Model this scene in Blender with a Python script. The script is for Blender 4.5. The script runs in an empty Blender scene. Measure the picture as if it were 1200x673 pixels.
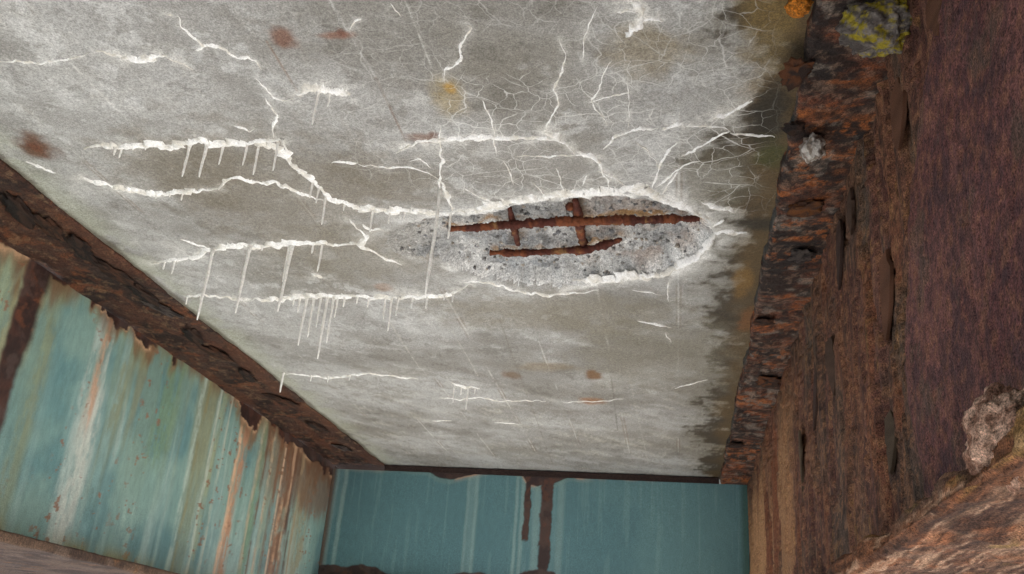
import bpy, math, random
import numpy as np
from mathutils import Matrix, Vector, noise as mnoise

# ------------------------------------------------------------------ camera, sky, sun, exposure
scene = bpy.context.scene
H = 1.10                       # height of the slab soffit above the eye, metres
GROUND = -1.62                 # ground below the eye
YAW, PITCH, ROLL, FPX = math.radians(11.076), math.radians(23.065), math.radians(4.573), 1088.05
_f = np.array([-math.sin(YAW)*math.cos(PITCH), math.cos(YAW)*math.cos(PITCH), math.sin(PITCH)])
_r = np.array([math.cos(YAW), math.sin(YAW), 0.0])
_u = np.cross(_r, _f)
CR = _r*math.cos(ROLL) + _u*math.sin(ROLL)
CU = -_r*math.sin(ROLL) + _u*math.cos(ROLL)
CF = _f
cam_d = bpy.data.cameras.new('camera')
cam = bpy.data.objects.new('camera', cam_d)
scene.collection.objects.link(cam)
cam.matrix_world = Matrix(((CR[0], CU[0], -CF[0], 0), (CR[1], CU[1], -CF[1], 0), (CR[2], CU[2], -CF[2], 0), (0, 0, 0, 1)))
cam_d.sensor_width = 36.0
cam_d.lens = 36.0*FPX/1200.0
cam_d.clip_start = 0.05
cam_d.clip_end = 3000
scene.camera = cam

SUN_EL, SUN_AZ = math.radians(30), math.radians(118)     # azimuth from +Y, clockwise seen from above
world = bpy.data.worlds.new('World')
scene.world = world
world.use_nodes = True
wn = world.node_tree
sky = wn.nodes.new('ShaderNodeTexSky')
sky.sky_type = 'NISHITA'
sky.sun_disc = False
sky.sun_elevation = SUN_EL
sky.sun_rotation = SUN_AZ
wn.links.new(sky.outputs[0], wn.nodes['Background'].inputs[0])
wn.nodes['Background'].inputs[1].default_value = 0.10
sun_d = bpy.data.lights.new('sun', 'SUN')
sun_d.energy = 4.0
sun_d.angle = math.radians(0.5)
sun_d.color = (1.0, 0.96, 0.91)
sun = bpy.data.objects.new('sun', sun_d)
scene.collection.objects.link(sun)
sd = Vector((math.sin(SUN_AZ)*math.cos(SUN_EL), math.cos(SUN_AZ)*math.cos(SUN_EL), math.sin(SUN_EL)))
sun.rotation_euler = sd.to_track_quat('Z', 'Y').to_euler()
vs = scene.view_settings
vs.view_transform = 'Standard'
vs.look = 'None'
vs.gamma = 1
vs.use_curve_mapping = False
vs.exposure = 2.56
scene.render.engine = 'CYCLES'
scene.cycles.use_denoising = True
scene.cycles.filter_width = 1.5
scene.cycles.sample_clamp_indirect = 4.0
scene.cycles.max_bounces = 8
scene.cycles.diffuse_bounces = 5

# ------------------------------------------------------------------ the place's measures
XL_TIP, XL_WEB, ZL_FL = -1.505*H, -1.785*H, 0.989*H        # left girder: flange tip, web face, flange underside
XR_TIP, XR_WEB, ZR_FL = 0.200*H, 0.335*H, 0.968*H          # right girder
Z_BL, Z_BR = 0.208*H, 0.146*H                               # undersides of the bottom flanges
Y_DIA = 4.63*H                                              # face of the diaphragm
Y_BACK = -3.2
rng = np.random.default_rng(7)
random.seed(7)

def rays(px, py):
    px = np.asarray(px, float); py = np.asarray(py, float)
    return ((px-600)/FPX)[..., None]*CR + (-(py-336.5)/FPX)[..., None]*CU + CF
def on_slab(px, py, z=H):
    d = rays(px, py); return d*(z/d[..., 2])[..., None]
def on_x(px, py, x):
    d = rays(px, py); return d*(x/d[..., 0])[..., None]
def on_y(px, py, y):
    d = rays(px, py); return d*(y/d[..., 1])[..., None]
def pix(P):
    P = np.asarray(P, float)
    w = P@CF
    return 600+FPX*(P@CR)/w, 336.5-FPX*(P@CU)/w

# ------------------------------------------------------------------ numeric noise
def _hash(ix, iy, seed):
    n = (ix.astype(np.int64)*374761393 + iy.astype(np.int64)*668265263 + seed*974711) & 0x7fffffff
    n = ((n ^ (n >> 13))*1274126177) & 0x7fffffff
    n = ((n ^ (n >> 16))*668265263) & 0x7fffffff
    return ((n ^ (n >> 15)) & 0xffff)/65535.0
def vn(x, y, seed=0):
    ix = np.floor(x); iy = np.floor(y); fx = x-ix; fy = y-iy
    fx = fx*fx*fx*(fx*(fx*6-15)+10); fy = fy*fy*fy*(fy*(fy*6-15)+10)
    a = _hash(ix, iy, seed); b = _hash(ix+1, iy, seed); c = _hash(ix, iy+1, seed); d = _hash(ix+1, iy+1, seed)
    return (a+(b-a)*fx)*(1-fy) + (c+(d-c)*fx)*fy
def fbm(x, y, s=1.0, seed=0, oct=5, gain=0.5):
    x = np.asarray(x, float); y = np.asarray(y, float)
    v = 0; a = 1.0; t = 0; c, q = math.cos(0.6), math.sin(0.6)
    x = x*s; y = y*s
    for o in range(oct):
        v = v + a*vn(x+17.3*o, y-9.1*o, seed+o*31); t += a; a *= gain
        x, y = (x*c-y*q)*2.03, (x*q+y*c)*2.03
    return v/t
def fbm_s(x, y, sx, sy, seed=0, oct=5, gain=0.5):           # stretched, axes kept
    v = 0; a = 1.0; t = 0
    for o in range(oct):
        k = 2.03**o
        v = v + a*vn(x*sx*k+13.7*o, y*sy*k+5.9*o, seed+o*31); t += a; a *= gain
    return v/t
def ss(a, b, x):
    t = np.clip((x-a)/(b-a), 0, 1); return t*t*(3-2*t)
def mix(a, b, t):
    t = np.asarray(t)[..., None]; return a*(1-t)+np.asarray(b)*t
def lin(r, g, b):
    return np.array([((c/255+0.055)/1.055)**2.4 if c/255 > 0.04045 else c/255/12.92 for c in (r, g, b)])
def seg_dist(x, y, poly, closed=False):
    best = np.full(x.shape, 9.0); pts = list(poly)
    if closed: pts = pts+[pts[0]]
    for (ax, ay), (bx, by) in zip(pts[:-1], pts[1:]):
        dx, dy = bx-ax, by-ay; L = dx*dx+dy*dy+1e-12
        t = np.clip(((x-ax)*dx+(y-ay)*dy)/L, 0, 1)
        best = np.minimum(best, np.hypot(x-ax-t*dx, y-ay-t*dy))
    return best
def inside(x, y, poly):
    r = np.zeros(x.shape, bool); n = len(poly)
    for i in range(n):
        (ax, ay), (bx, by) = poly[i], poly[i-1]
        c = ((ay > y) != (by > y)) & (x < (bx-ax)*(y-ay)/((by-ay) if by != ay else 1e-12)+ax)
        r ^= c
    return r

# ------------------------------------------------------------------ materials
def material(name, colour=None, fine=0.25, fscale=60, bump=0.3, bscale=(90, 90, 90), bdist=0.004, rough=0.85, spec=0.3, craze=False, speck=0.0, grain=0.22, gscale=230):
    m = bpy.data.materials.new(name); m.use_nodes = True
    N, L = m.node_tree.nodes, m.node_tree.links
    b = N['Principled BSDF']
    tc = N.new('ShaderNodeTexCoord')
    if colour is None:
        at = N.new('ShaderNodeAttribute'); at.attribute_name = 'tint'; src = at.outputs['Color']
    else:
        rgb = N.new('ShaderNodeRGB'); rgb.outputs[0].default_value = (*colour, 1); src = rgb.outputs[0]
    mp = N.new('ShaderNodeMapping'); mp.inputs['Scale'].default_value = [s/max(bscale) for s in bscale]
    L.new(tc.outputs['Object'], mp.inputs[0])
    n1 = N.new('ShaderNodeTexNoise'); n1.inputs['Scale'].default_value = fscale; n1.inputs['Detail'].default_value = 6; n1.inputs['Roughness'].default_value = 0.65
    L.new(mp.outputs[0], n1.inputs['Vector'])
    mr = N.new('ShaderNodeMapRange'); mr.inputs[1].default_value = 0.28; mr.inputs[2].default_value = 0.72
    mr.inputs[3].default_value = 1-fine; mr.inputs[4].default_value = 1+fine
    L.new(n1.outputs[0], mr.inputs[0])
    gn = N.new('ShaderNodeTexNoise'); gn.inputs['Scale'].default_value = gscale; gn.inputs['Detail'].default_value = 3; gn.inputs['Roughness'].default_value = 0.7
    L.new(tc.outputs['Object'], gn.inputs['Vector'])
    gm = N.new('ShaderNodeMapRange'); gm.inputs[1].default_value = 0.3; gm.inputs[2].default_value = 0.7
    gm.inputs[3].default_value = 1-grain; gm.inputs[4].default_value = 1+grain
    L.new(gn.outputs[0], gm.inputs[0])
    gx = N.new('ShaderNodeMath'); gx.operation = 'MULTIPLY'
    L.new(mr.outputs[0], gx.inputs[0]); L.new(gm.outputs[0], gx.inputs[1])
    mu = N.new('ShaderNodeVectorMath'); mu.operation = 'SCALE'
    L.new(src, mu.inputs[0]); L.new(gx.outputs[0], mu.inputs['Scale'])
    out = mu.outputs[0]
    if craze:
        dn = N.new('ShaderNodeTexNoise'); dn.inputs['Scale'].default_value = 9; dn.inputs['Detail'].default_value = 4
        L.new(tc.outputs['Object'], dn.inputs['Vector'])
        ad = N.new('ShaderNodeVectorMath'); ad.operation = 'MULTIPLY_ADD'
        ad.inputs[1].default_value = (0.085, 0.085, 0.0)
        L.new(dn.outputs['Color'], ad.inputs[0]); L.new(tc.outputs['Object'], ad.inputs[2])
        prev = None
        for sc, w0 in ((9.0, 0.020), (20.0, 0.026)):
            vo = N.new('ShaderNodeTexVoronoi'); vo.feature = 'DISTANCE_TO_EDGE'; vo.voronoi_dimensions = '2D'
            vo.inputs['Scale'].default_value = sc
            L.new(ad.outputs[0], vo.inputs['Vector'])
            r = N.new('ShaderNodeMapRange'); r.inputs[1].default_value = 0.0; r.inputs[2].default_value = w0
            r.inputs[3].default_value = 1; r.inputs[4].default_value = 0
            L.new(vo.outputs['Distance'], r.inputs[0])
            br = N.new('ShaderNodeTexNoise'); br.inputs['Scale'].default_value = sc*0.9; br.inputs['Detail'].default_value = 3
            L.new(tc.outputs['Object'], br.inputs['Vector'])
            r2 = N.new('ShaderNodeMapRange'); r2.inputs[1].default_value = 0.33; r2.inputs[2].default_value = 0.50
            L.new(br.outputs[0], r2.inputs[0])
            k = N.new('ShaderNodeMath'); k.operation = 'MULTIPLY'
            L.new(r.outputs[0], k.inputs[0]); L.new(r2.outputs[0], k.inputs[1])
            if prev is None: prev = k.outputs[0]
            else:
                mx = N.new('ShaderNodeMath'); mx.operation = 'MAXIMUM'
                L.new(prev, mx.inputs[0]); L.new(k.outputs[0], mx.inputs[1]); prev = mx.outputs[0]
        ca = N.new('ShaderNodeAttribute'); ca.attribute_name = 'craze'
        k = N.new('ShaderNodeMath'); k.operation = 'MULTIPLY'; k.use_clamp = True
        L.new(prev, k.inputs[0]); L.new(ca.outputs['Fac'], k.inputs[1])
        mc = N.new('ShaderNodeMix'); mc.data_type = 'RGBA'
        L.new(k.outputs[0], mc.inputs[0]); L.new(out, mc.inputs[6]); mc.inputs[7].default_value = (0.72, 0.71, 0.67, 1)
        out = mc.outputs[2]
    if speck:
        sp = N.new('ShaderNodeTexNoise'); sp.inputs['Scale'].default_value = fscale*3.1; sp.inputs['Detail'].default_value = 2
        L.new(mp.outputs[0], sp.inputs['Vector'])
        r = N.new('ShaderNodeMapRange'); r.inputs[1].default_value = 0.62; r.inputs[2].default_value = 0.74; r.inputs[3].default_value = 1; r.inputs[4].default_value = 1-speck
        L.new(sp.outputs[0], r.inputs[0])
        m2 = N.new('ShaderNodeVectorMath'); m2.operation = 'SCALE'
        L.new(out, m2.inputs[0]); L.new(r.outputs[0], m2.inputs['Scale']); out = m2.outputs[0]
    L.new(out, b.inputs['Base Color'])
    b.inputs['Roughness'].default_value = rough
    b.inputs['Specular IOR Level'].default_value = spec
    nb = N.new('ShaderNodeTexNoise'); nb.inputs['Scale'].default_value = max(bscale); nb.inputs['Detail'].default_value = 8; nb.inputs['Roughness'].default_value = 0.7
    L.new(mp.outputs[0], nb.inputs['Vector'])
    bp = N.new('ShaderNodeBump'); bp.inputs['Strength'].default_value = bump; bp.inputs['Distance'].default_value = bdist
    L.new(nb.outputs[0], bp.inputs['Height']); L.new(bp.outputs[0], b.inputs['Normal'])
    return m
M_slab = material('weathered_concrete', fine=0.24, fscale=105, bump=0.35, bscale=(80, 80, 80), bdist=0.004, craze=True, speck=0.25, grain=0.42, gscale=300)
M_spall = material('broken_concrete', grain=0.55, fine=0.35, fscale=75, bump=0.9, bscale=(70, 70, 70), bdist=0.010, speck=0.22)
M_crust = material('white_efflorescence', fine=0.10, fscale=90, bump=0.5, bscale=(140, 140, 140), bdist=0.003, rough=0.7)
M_straw = material('calcite_straw', colour=(0.93, 0.91, 0.86), fine=0.12, fscale=60, bump=0.3, bscale=(120, 120, 120), bdist=0.002, rough=0.5, spec=0.5)
M_paint = material('peeling_paint', grain=0.30, gscale=300, fine=0.16, fscale=45, bump=0.35, bscale=(60, 60, 22), bdist=0.004, rough=0.55, spec=0.45, speck=0.10)
M_dia = material('dull_paint', grain=0.26, gscale=200, fine=0.10, fscale=40, bump=0.2, bscale=(60, 60, 30), bdist=0.003, rough=0.5, spec=0.45)
M_rust = material('layered_rust', grain=0.75, gscale=300, fine=0.45, fscale=110, bump=1.0, bscale=(110, 110, 80), bdist=0.010, rough=0.8, speck=0.35)
M_rustw = material('delaminated_rust', grain=0.85, gscale=380, fine=0.45, fscale=150, bump=1.0, bscale=(150, 150, 85), bdist=0.009, rough=0.88, spec=0.2, speck=0.3)
M_rustf = material('flange_rust', grain=0.85, gscale=520, fine=0.60, fscale=190, bump=1.0, bscale=(220, 70, 200), bdist=0.010, rough=0.9, spec=0.12, speck=0.4)
M_bar = material('corroded_rebar', fine=0.45, fscale=80, bump=1.0, bscale=(110, 110, 110), bdist=0.006, rough=0.85)
M_lichen = material('lichen', fine=0.4, fscale=70, bump=1.0, bscale=(110, 110, 110), bdist=0.010, rough=0.95)
M_plain = material('plain_concrete', colour=(0.33, 0.32, 0.29), fine=0.2, fscale=12, bump=0.3, bscale=(40, 40, 40))
M_ground = material('dry_gravel_ground', colour=(0.43, 0.418, 0.395), fine=0.3, fscale=8, bump=0.5, bscale=(25, 25, 25), bdist=0.02)

# ------------------------------------------------------------------ mesh helpers
def link(o, parent=None):
    scene.collection.objects.link(o)
    if parent is not None: o.parent = parent
    return o
def empty(name, loc=(0, 0, 0)):
    o = bpy.data.objects.new(name, None); o.empty_display_size = 0.2; o.location = loc
    return link(o)
def tag(o, label, cat, group=None):
    o['label'] = label; o['category'] = cat
    if group: o['group'] = group
def mesh_obj(name, V, F, mat, parent=None, tint=None, smooth=True, extra=None):
    """V (n,3) array in world metres, F (m,k) array or list of faces; tint (n,3) or one colour."""
    V = np.asarray(V, np.float32)
    me = bpy.data.meshes.new(name)
    if isinstance(F, np.ndarray):
        k = F.shape[1]; m = F.shape[0]
        me.vertices.add(len(V)); me.vertices.foreach_set('co', V.ravel())
        me.loops.add(m*k); me.loops.foreach_set('vertex_index', F.astype(np.int32).ravel())
        me.polygons.add(m); me.polygons.foreach_set('loop_start', np.arange(0, m*k, k, dtype=np.int32))
        me.update(calc_edges=True)
    else:
        me.from_pydata(V.tolist(), [], F)
    if tint is not None:
        t = np.asarray(tint, float)
        if t.ndim == 1: t = np.tile(t, (len(V), 1))
        a = me.color_attributes.new('tint', 'FLOAT_COLOR', 'POINT')
        a.data.foreach_set('color', np.concatenate([np.clip(t, 0, 1), np.ones((len(V), 1))], 1).astype(np.float32).ravel())
    for nm, arr in (extra or {}).items():
        a = me.attributes.new(nm, 'FLOAT', 'POINT'); a.data.foreach_set('value', np.asarray(arr, np.float32))
    if smooth: me.polygons.foreach_set('use_smooth', np.ones(len(me.polygons), bool))
    me.materials.append(mat)
    o = bpy.data.objects.new(name, me)
    return link(o, parent)
def grid_faces(nu, nv, flip=False):
    i = np.arange(nu-1)[:, None]*nv + np.arange(nv-1)[None, :]
    f = np.stack([i, i+nv, i+nv+1, i+1], -1).reshape(-1, 4)
    return f[:, ::-1] if flip else f
def box(name, a, b, mat, parent=None, tint=None):
    (x0, y0, z0), (x1, y1, z1) = a, b
    V = [(x, y, z) for x in (x0, x1) for y in (y0, y1) for z in (z0, z1)]
    F = [(0, 1, 3, 2), (4, 6, 7, 5), (0, 4, 5, 1), (2, 3, 7, 6), (0, 2, 6, 4), (1, 5, 7, 3)]
    return mesh_obj(name, V, F, mat, parent, tint, smooth=False)
def tube(P, R, n=7, seed=0, wob=0.0):
    """tube along points P with radii R, rough by wob; returns V, F, t (0..1 per vertex)"""
    P = np.asarray(P, float); R = np.asarray(R, float); V = []; T = []
    rs = np.random.default_rng(seed)
    for i, p in enumerate(P):
        d = P[min(i+1, len(P)-1)]-P[max(i-1, 0)]; d /= np.linalg.norm(d)+1e-9
        a = np.cross(d, (0, 0, 1) if abs(d[2]) < 0.8 else (1, 0, 0)); a /= np.linalg.norm(a); b = np.cross(d, a)
        for k in range(n):
            an = 2*math.pi*k/n; rr = R[i]*(1+wob*rs.uniform(-1, 1))
            V.append(p+rr*(math.cos(an)*a+math.sin(an)*b)); T.append(i/(len(P)-1))
    F = [(i*n+k, i*n+(k+1) % n, (i+1)*n+(k+1) % n, (i+1)*n+k) for i in range(len(P)-1) for k in range(n)]
    F += [tuple(range(n))[::-1], tuple((len(P)-1)*n+k for k in range(n))]
    return np.array(V), F, np.array(T)
def resample(pts, step):
    pts = np.asarray(pts, float); d = np.r_[0, np.cumsum(np.linalg.norm(np.diff(pts, axis=0), axis=1))]
    n = max(2, int(d[-1]/step)+1); t = np.linspace(0, d[-1], n)
    return np.stack([np.interp(t, d, pts[:, k]) for k in range(pts.shape[1])], 1), t/d[-1]

# ------------------------------------------------------------------ ground and abutments
g = mesh_obj('ground', [(-900, -900, GROUND), (900, -900, GROUND), (900, 900, GROUND), (-900, 900, GROUND)], [(0, 1, 2, 3)], M_ground, smooth=False)
g['kind'] = 'structure'
for y0, y1 in ((Y_DIA+0.55, Y_DIA+1.3), (Y_BACK-0.6, Y_BACK+0.1)):
    o = box('abutment', (-2.9, y0, GROUND-0.3), (1.4, y1, Z_BR-0.002), M_plain); o['kind'] = 'structure'
Y_END = Y_DIA+1.2

# ------------------------------------------------------------------ traced cracks on the soffit (photo pixels -> points on the slab plane), width in pixels
CR_ = [
 ([(0,72),(20,71),(45,73),(70,69),(85,67),(105,62)], 2.2), ([(112,60),(122,60),(135,63),(146,66)], 2.4), ([(143,66),(152,68),(165,69),(180,66),(196,65)], 5.5),
 ([(196,66),(215,73),(226,80)], 1.3), ([(197,15),(203,16)], 2.5),
 ([(208,17),(213,30),(225,40),(237,52),(252,53),(265,58),(278,67),(290,65),(300,71),(306,80)], 3.4), ([(240,53),(230,57)], 2.5),
 ([(298,90),(312,103),(320,114),(335,117),(343,115)], 1.8), ([(310,113),(318,125),(325,135),(320,148),(322,162)], 3.0),
 ([(347,108),(356,105),(368,100),(380,104),(395,108),(410,112)], 9.0),
 ([(100,173),(120,170),(150,171),(175,167),(200,173),(215,167),(235,165),(260,169),(285,169),(310,166),(331,163)], 8.0),
 ([(331,164),(335,180),(345,194),(360,206),(375,220),(385,231),(400,238),(420,243),(445,246),(470,248),(500,250),(522,250),(546,248)], 8.5),
 ([(546,248),(565,244),(590,238),(620,233),(660,228),(700,225),(735,223),(760,227),(785,237),(812,247),(832,258)], 12.0),
 ([(95,208),(115,214),(140,220),(165,224),(185,227),(210,223),(240,222),(257,220)], 6.0), ([(257,220),(265,210),(280,209),(300,215),(320,213),(340,222),(360,230),(380,236)], 4.4),
 ([(178,310),(200,305),(225,303),(240,295),(255,290),(280,288),(310,287),(340,285),(370,286),(400,286),(422,285)], 6.8), ([(212,280),(230,285),(246,292)], 3.0),
 ([(410,257),(418,266),(430,277),(422,286),(440,297),(455,303),(471,309)], 4.5),
 ([(215,347),(235,345),(260,348),(285,352)], 3.5), ([(285,352),(300,350),(330,350),(360,347),(400,348),(440,349),(475,347),(510,346),(538,342),(552,333)], 6.5),
 ([(335,437),(360,440),(390,442),(425,438),(460,441),(490,444)], 2.6),
 ([(528,448),(545,453),(562,455)], 4.0), ([(515,467),(540,468),(562,465),(590,470),(640,470)], 1.8), ([(660,471),(700,470),(730,468)], 1.4), ([(507,493),(530,494)], 1.6), ([(580,495),(612,497)], 1.4),
 ([(747,375),(765,378),(787,384)], 3.0), ([(780,390),(786,402)], 2.0), ([(740,340),(775,346)], 1.5),
 ([(742,0),(750,10),(752,22),(745,32),(735,43)], 9.0), ([(722,15),(735,11),(746,13)], 3.2), ([(752,22),(765,21),(778,24)], 3.0),
 ([(545,27),(553,30),(548,40),(538,55),(540,68),(530,78),(520,81),(521,97)], 3.0),
 ([(465,180),(480,171),(500,167),(515,164),(545,163),(580,161),(620,163),(645,163),(660,168),(675,179)], 4.6), ([(638,156),(648,160),(656,165)], 7.0),
 ([(516,150),(514,165),(518,190),(514,226)], 3.6), ([(516,212),(525,230),(531,250)], 5.0),
 ([(388,189),(420,191)], 3.2), ([(420,191),(445,197),(480,198),(500,203),(515,213)], 2.0),
 ([(640,157),(643,140),(655,122),(650,105),(658,85),(663,65),(655,45)], 2.6), ([(700,8),(690,30),(685,45),(683,72)], 1.8),
 ([(675,179),(695,181),(705,195),(712,212),(716,224)], 4.4), ([(605,183),(640,184),(690,181)], 1.6),
 ([(708,174),(720,161),(735,154),(750,151),(772,150)], 3.4), ([(775,150),(785,146),(800,144)], 4.6),
 ([(800,146),(830,146),(850,150),(856,155)], 2.0), ([(830,138),(850,134),(866,127),(882,116)], 4.6), ([(855,153),(830,166),(812,176),(798,184)], 3.4), ([(855,156),(880,158),(907,160)], 3.0),
 ([(764,222),(770,205),(775,190),(785,175),(796,164)], 3.4), ([(768,220),(785,207),(802,193),(820,188)], 2.6),
 ([(716,70),(708,85),(700,110),(693,118),(700,130),(712,146)], 2.2), ([(578,162),(582,180)], 2.6), ([(580,160),(575,140),(565,118)], 2.4), ([(652,196),(656,208),(661,226)], 2.6),
 ([(540,330),(570,331),(600,340),(640,345),(680,343),(702,340)], 4.0), ([(672,332),(720,329),(750,323),(776,322),(792,315),(818,302),(830,286),(840,274)], 9.0),
 ([(834,273),(850,271),(874,274)], 5.5), ([(822,235),(838,243),(860,247)], 6.0), ([(836,266),(850,257)], 4.0), ([(784,330),(783,353)], 2.2),
 ([(602,215),(596,200),(590,188)], 2.0), ([(690,120),(720,112),(738,108)], 1.6), ([(735,92),(738,120),(736,150)], 1.6), ([(545,222),(562,230),(580,238)], 2.4), ([(625,215),(636,226),(640,232)], 2.0),
 ([(480,190),(492,188),(505,198)], 1.6), ([(745,165),(760,178),(772,196)], 1.8), ([(795,200),(786,214),(776,228)], 2.4), ([(700,200),(725,212),(735,222)], 1.8), ([(688,205),(683,218)], 2.0),
 ([(410,36),(416,26),(424,22)], 2.0), ([(458,5),(470,20)], 1.6), ([(275,148),(285,150),(292,155),(298,150)], 2.2), ([(30,190),(48,196),(66,203)], 3.0),
 ([(300,168),(318,170),(330,176),(340,190)], 15.0), ([(425,262),(436,270),(446,268)], 5.0), ([(735,222),(748,218),(762,224),(772,230)], 14.0), ([(560,246),(578,240),(592,236)], 9.0), ([(365,322),(378,324)], 5.0), ([(790,455),(830,446)], 1.2),
]
# straws: top pixel, bottom pixel row, width px, index of the crust they hang from
STRAW = [
 (374,106,146,3.4,9),(387,110,125,2.6,9),(136,172,182,3,10),(143,173,185,3,10),(157,171,176,2.5,10),(223,169,207,3.6,10),(243,169,208,3.8,10),(262,170,193,3,10),(290,169,194,3,10),(304,169,205,3.2,10),(326,167,200,3,10),(172,169,176,2.5,10),
 (367,212,232,3,11),(374,220,238,2.5,11),(382,229,263,3.2,11),(437,246,272,3,11),(457,248,262,3,11),(475,249,258,2.6,11),(404,239,247,2.5,11),(528,250,280,3.2,11),
 (184,227,233,3,13),(215,224,235,2.6,13),(200,225,231,2.6,13),
 (250,291,375,4.0,15),(293,288,367,4.0,15),(343,286,365,4.4,15),(378,287,318,3,15),(367,287,297,3,15),(193,307,316,2.6,15),(205,305,321,2.6,15),(339,286,330,2.4,15),(308,288,294,2.4,15),
 (220,347,357,2.4,18),(236,346,352,2.4,18),
 (352,348,366,3,19),(360,348,405,3,19),(368,348,395,3,19),(376,348,384,2.8,19),(384,348,420,3.4,19),(391,348,402,2.8,19),(396,348,372,2.6,19),(404,348,360,3,19),(419,349,356,2.4,19),(432,349,360,2.6,19),(452,349,374,2.4,19),(459,348,388,2.6,19),(467,348,370,2.6,19),(484,347,361,2.8,19),(501,346,362,2.8,19),(521,345,352,2.4,19),(531,344,354,2.6,19),(345,349,358,2.6,19),
 (365,440,447,2,20),(385,441,448,2,20),(410,440,446,2,20),
 (533,450,472,2.2,21),(549,453,480,2.4,21),(557,454,462,2,21),(541,452,463,2,21),
 (515,224,346,5.0,33),
 (332,437,460,3,20),
]
SPALL_PX = [(470,262),(500,256),(530,252),(565,248),(600,240),(660,232),(720,228),(765,232),(800,243),(832,260),(841,277),(828,300),(790,318),(740,327),(700,331),(660,338),(610,337),(560,327),(510,306),(470,302),(446,288),(455,272)]
SPALL = [tuple(p[:2]) for p in on_slab([p[0] for p in SPALL_PX], [p[1] for p in SPALL_PX])]
cr_world = [on_slab([p[0] for p in c], [p[1] for p in c])[:, :2] for c, w in CR_]

# ------------------------------------------------------------------ the concrete deck slab
deck = empty('concrete_bridge_deck', (0, 0, H)); deck['kind'] = 'thing'
tag(deck, 'grey cracked concrete deck slab streaked with white efflorescence and a spall showing rusted bars', 'bridge deck')
x0, x1 = XL_TIP-0.08, XR_TIP+0.05
xs = np.linspace(x0, x1, 640)
ys = [0.55]
while ys[-1] < Y_DIA+0.05: ys.append(ys[-1]+max(0.0030, 0.0030*(ys[-1]/1.25)**1.7))
ys = np.array(ys)
X, Y = np.meshgrid(xs, ys, indexing='ij'); X = X.ravel(); Y = Y.ravel()
PX, PY = pix(np.stack([X, Y, np.full(X.shape, H)], 1))
wx = X+0.035*(fbm(X, Y, 14, 3, 5, .6)-0.5); wy = Y+0.06*(fbm(X, Y, 14, 9, 5, .6)-0.5)
sdist = seg_dist(wx, wy, SPALL, True)*np.where(inside(wx, wy, SPALL), 1, -1)
leftness = ss(440, 540, PX)
depth = ss(0.0, 0.045, sdist)*(0.004+0.040*leftness)
rough_in = ss(0.005, 0.04, sdist)*(0.35+0.65*leftness)
depth += rough_in*((fbm(X, Y, 26, 41, 5, 0.6)-0.5)*0.045)
depth = np.maximum(depth, 0)
board = 0.218*H
bx = (X/board) % 1.0
joint = np.exp(-(np.minimum(bx, 1-bx)*board/0.0025)**2)
joint_on = ss(0.48, 0.60, fbm_s(X, Y, 4.7, 2.2, 77, 3))
bl = np.floor(X/board)
Z = H + depth - 0.0014*joint*joint_on*(sdist < 0) + (fbm(X, Y, 5, 5, 4)-0.5)*0.008 + (vn(bl*3.1+0.5, np.zeros_like(bl), 5)-0.5)*0.003 + (fbm(X, Y, 60, 8, 3)-0.5)*0.0015
dcrack = np.full(X.shape, 9.0); dwide = np.full(X.shape, 9.0)
for (c, w), pw in zip(CR_, cr_world):
    d = seg_dist(X, Y, pw); dcrack = np.minimum(dcrack, d)
    if w > 4: dwide = np.minimum(dwide, d)
# colour: mottled cement grey, pale laitance clouds, olive-brown damp tone, rust dots
n1 = fbm(X, Y, 2.2, 21, 6, 0.58); n2 = fbm_s(X*0.92+Y*0.38, Y*0.92-X*0.38, 3.0, 8.0, 55, 6, 0.6); n3 = fbm(X, Y, 11, 61, 5, 0.6); n4 = fbm(X+3, Y, 34, 91, 4, 0.6)
base = mix(np.tile(lin(132, 129, 123), (len(X), 1)), lin(166, 165, 162), ss(0.32, 0.66, n1*0.6+n2*0.4))
base = mix(base, lin(120, 115, 104), 0.55*ss(0.50, 0.72, fbm_s(X+7, Y, 2.4, 2.8, 131, 5)))
pale = ss(0.56, 0.70, fbm(X-4, Y+2, 3.6, 15, 6, 0.62))*(0.35+0.65*ss(500, 60, PX+PY))
base = mix(base, lin(192, 191, 187), 0.55*pale*(.35+.65*ss(.4, .6, n4)))
base = mix(base, lin(200, 199, 195), 0.45*(1-.6*ss(2.2, 4.2, Y))*ss(0.60, 0.72, n3)*ss(0.4, 0.6, n2))
base = mix(base, lin(108, 104, 96), 0.30*ss(0.56, 0.74, n4)*ss(0.45, 0.6, n1))
streak = fbm_s(X*0.60+Y*0.80, -X*0.80+Y*0.60, 3.5, 42.0, 171, 4, 0.6)
base = mix(base, lin(196, 192, 178), 0.28*ss(0.52, 0.72, streak)*ss(3.1, 3.9, Y)*ss(0.4, 0.6, n3))
base = mix(base, lin(112, 104, 90), 0.28*ss(0.52, 0.72, 1-streak)*ss(2.6, 3.6, Y)*ss(0.4, 0.6, n4))
base = mix(base, lin(205, 203, 196), 0.55*joint*joint_on*ss(0.36, 0.56, n3))
base = mix(base, lin(118, 98, 80), 0.5*np.exp(-(np.abs(np.minimum(bx, 1-bx)*board-0.006)/0.003)**2)*joint_on*ss(0.5, 0.65, n2))
base = mix(base, lin(198, 198, 196), 0.5*(1-.6*ss(2.2, 4.2, Y))*ss(0.57, 0.66, fbm(X+9, Y, 19, 711, 5, .65))*ss(0.42, 0.62, n1))
base = mix(base, lin(104, 100, 92), 0.45*ss(0.57, 0.66, fbm(X-9, Y, 17, 721, 5, .65))*ss(0.42, 0.62, 1-n1))
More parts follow.
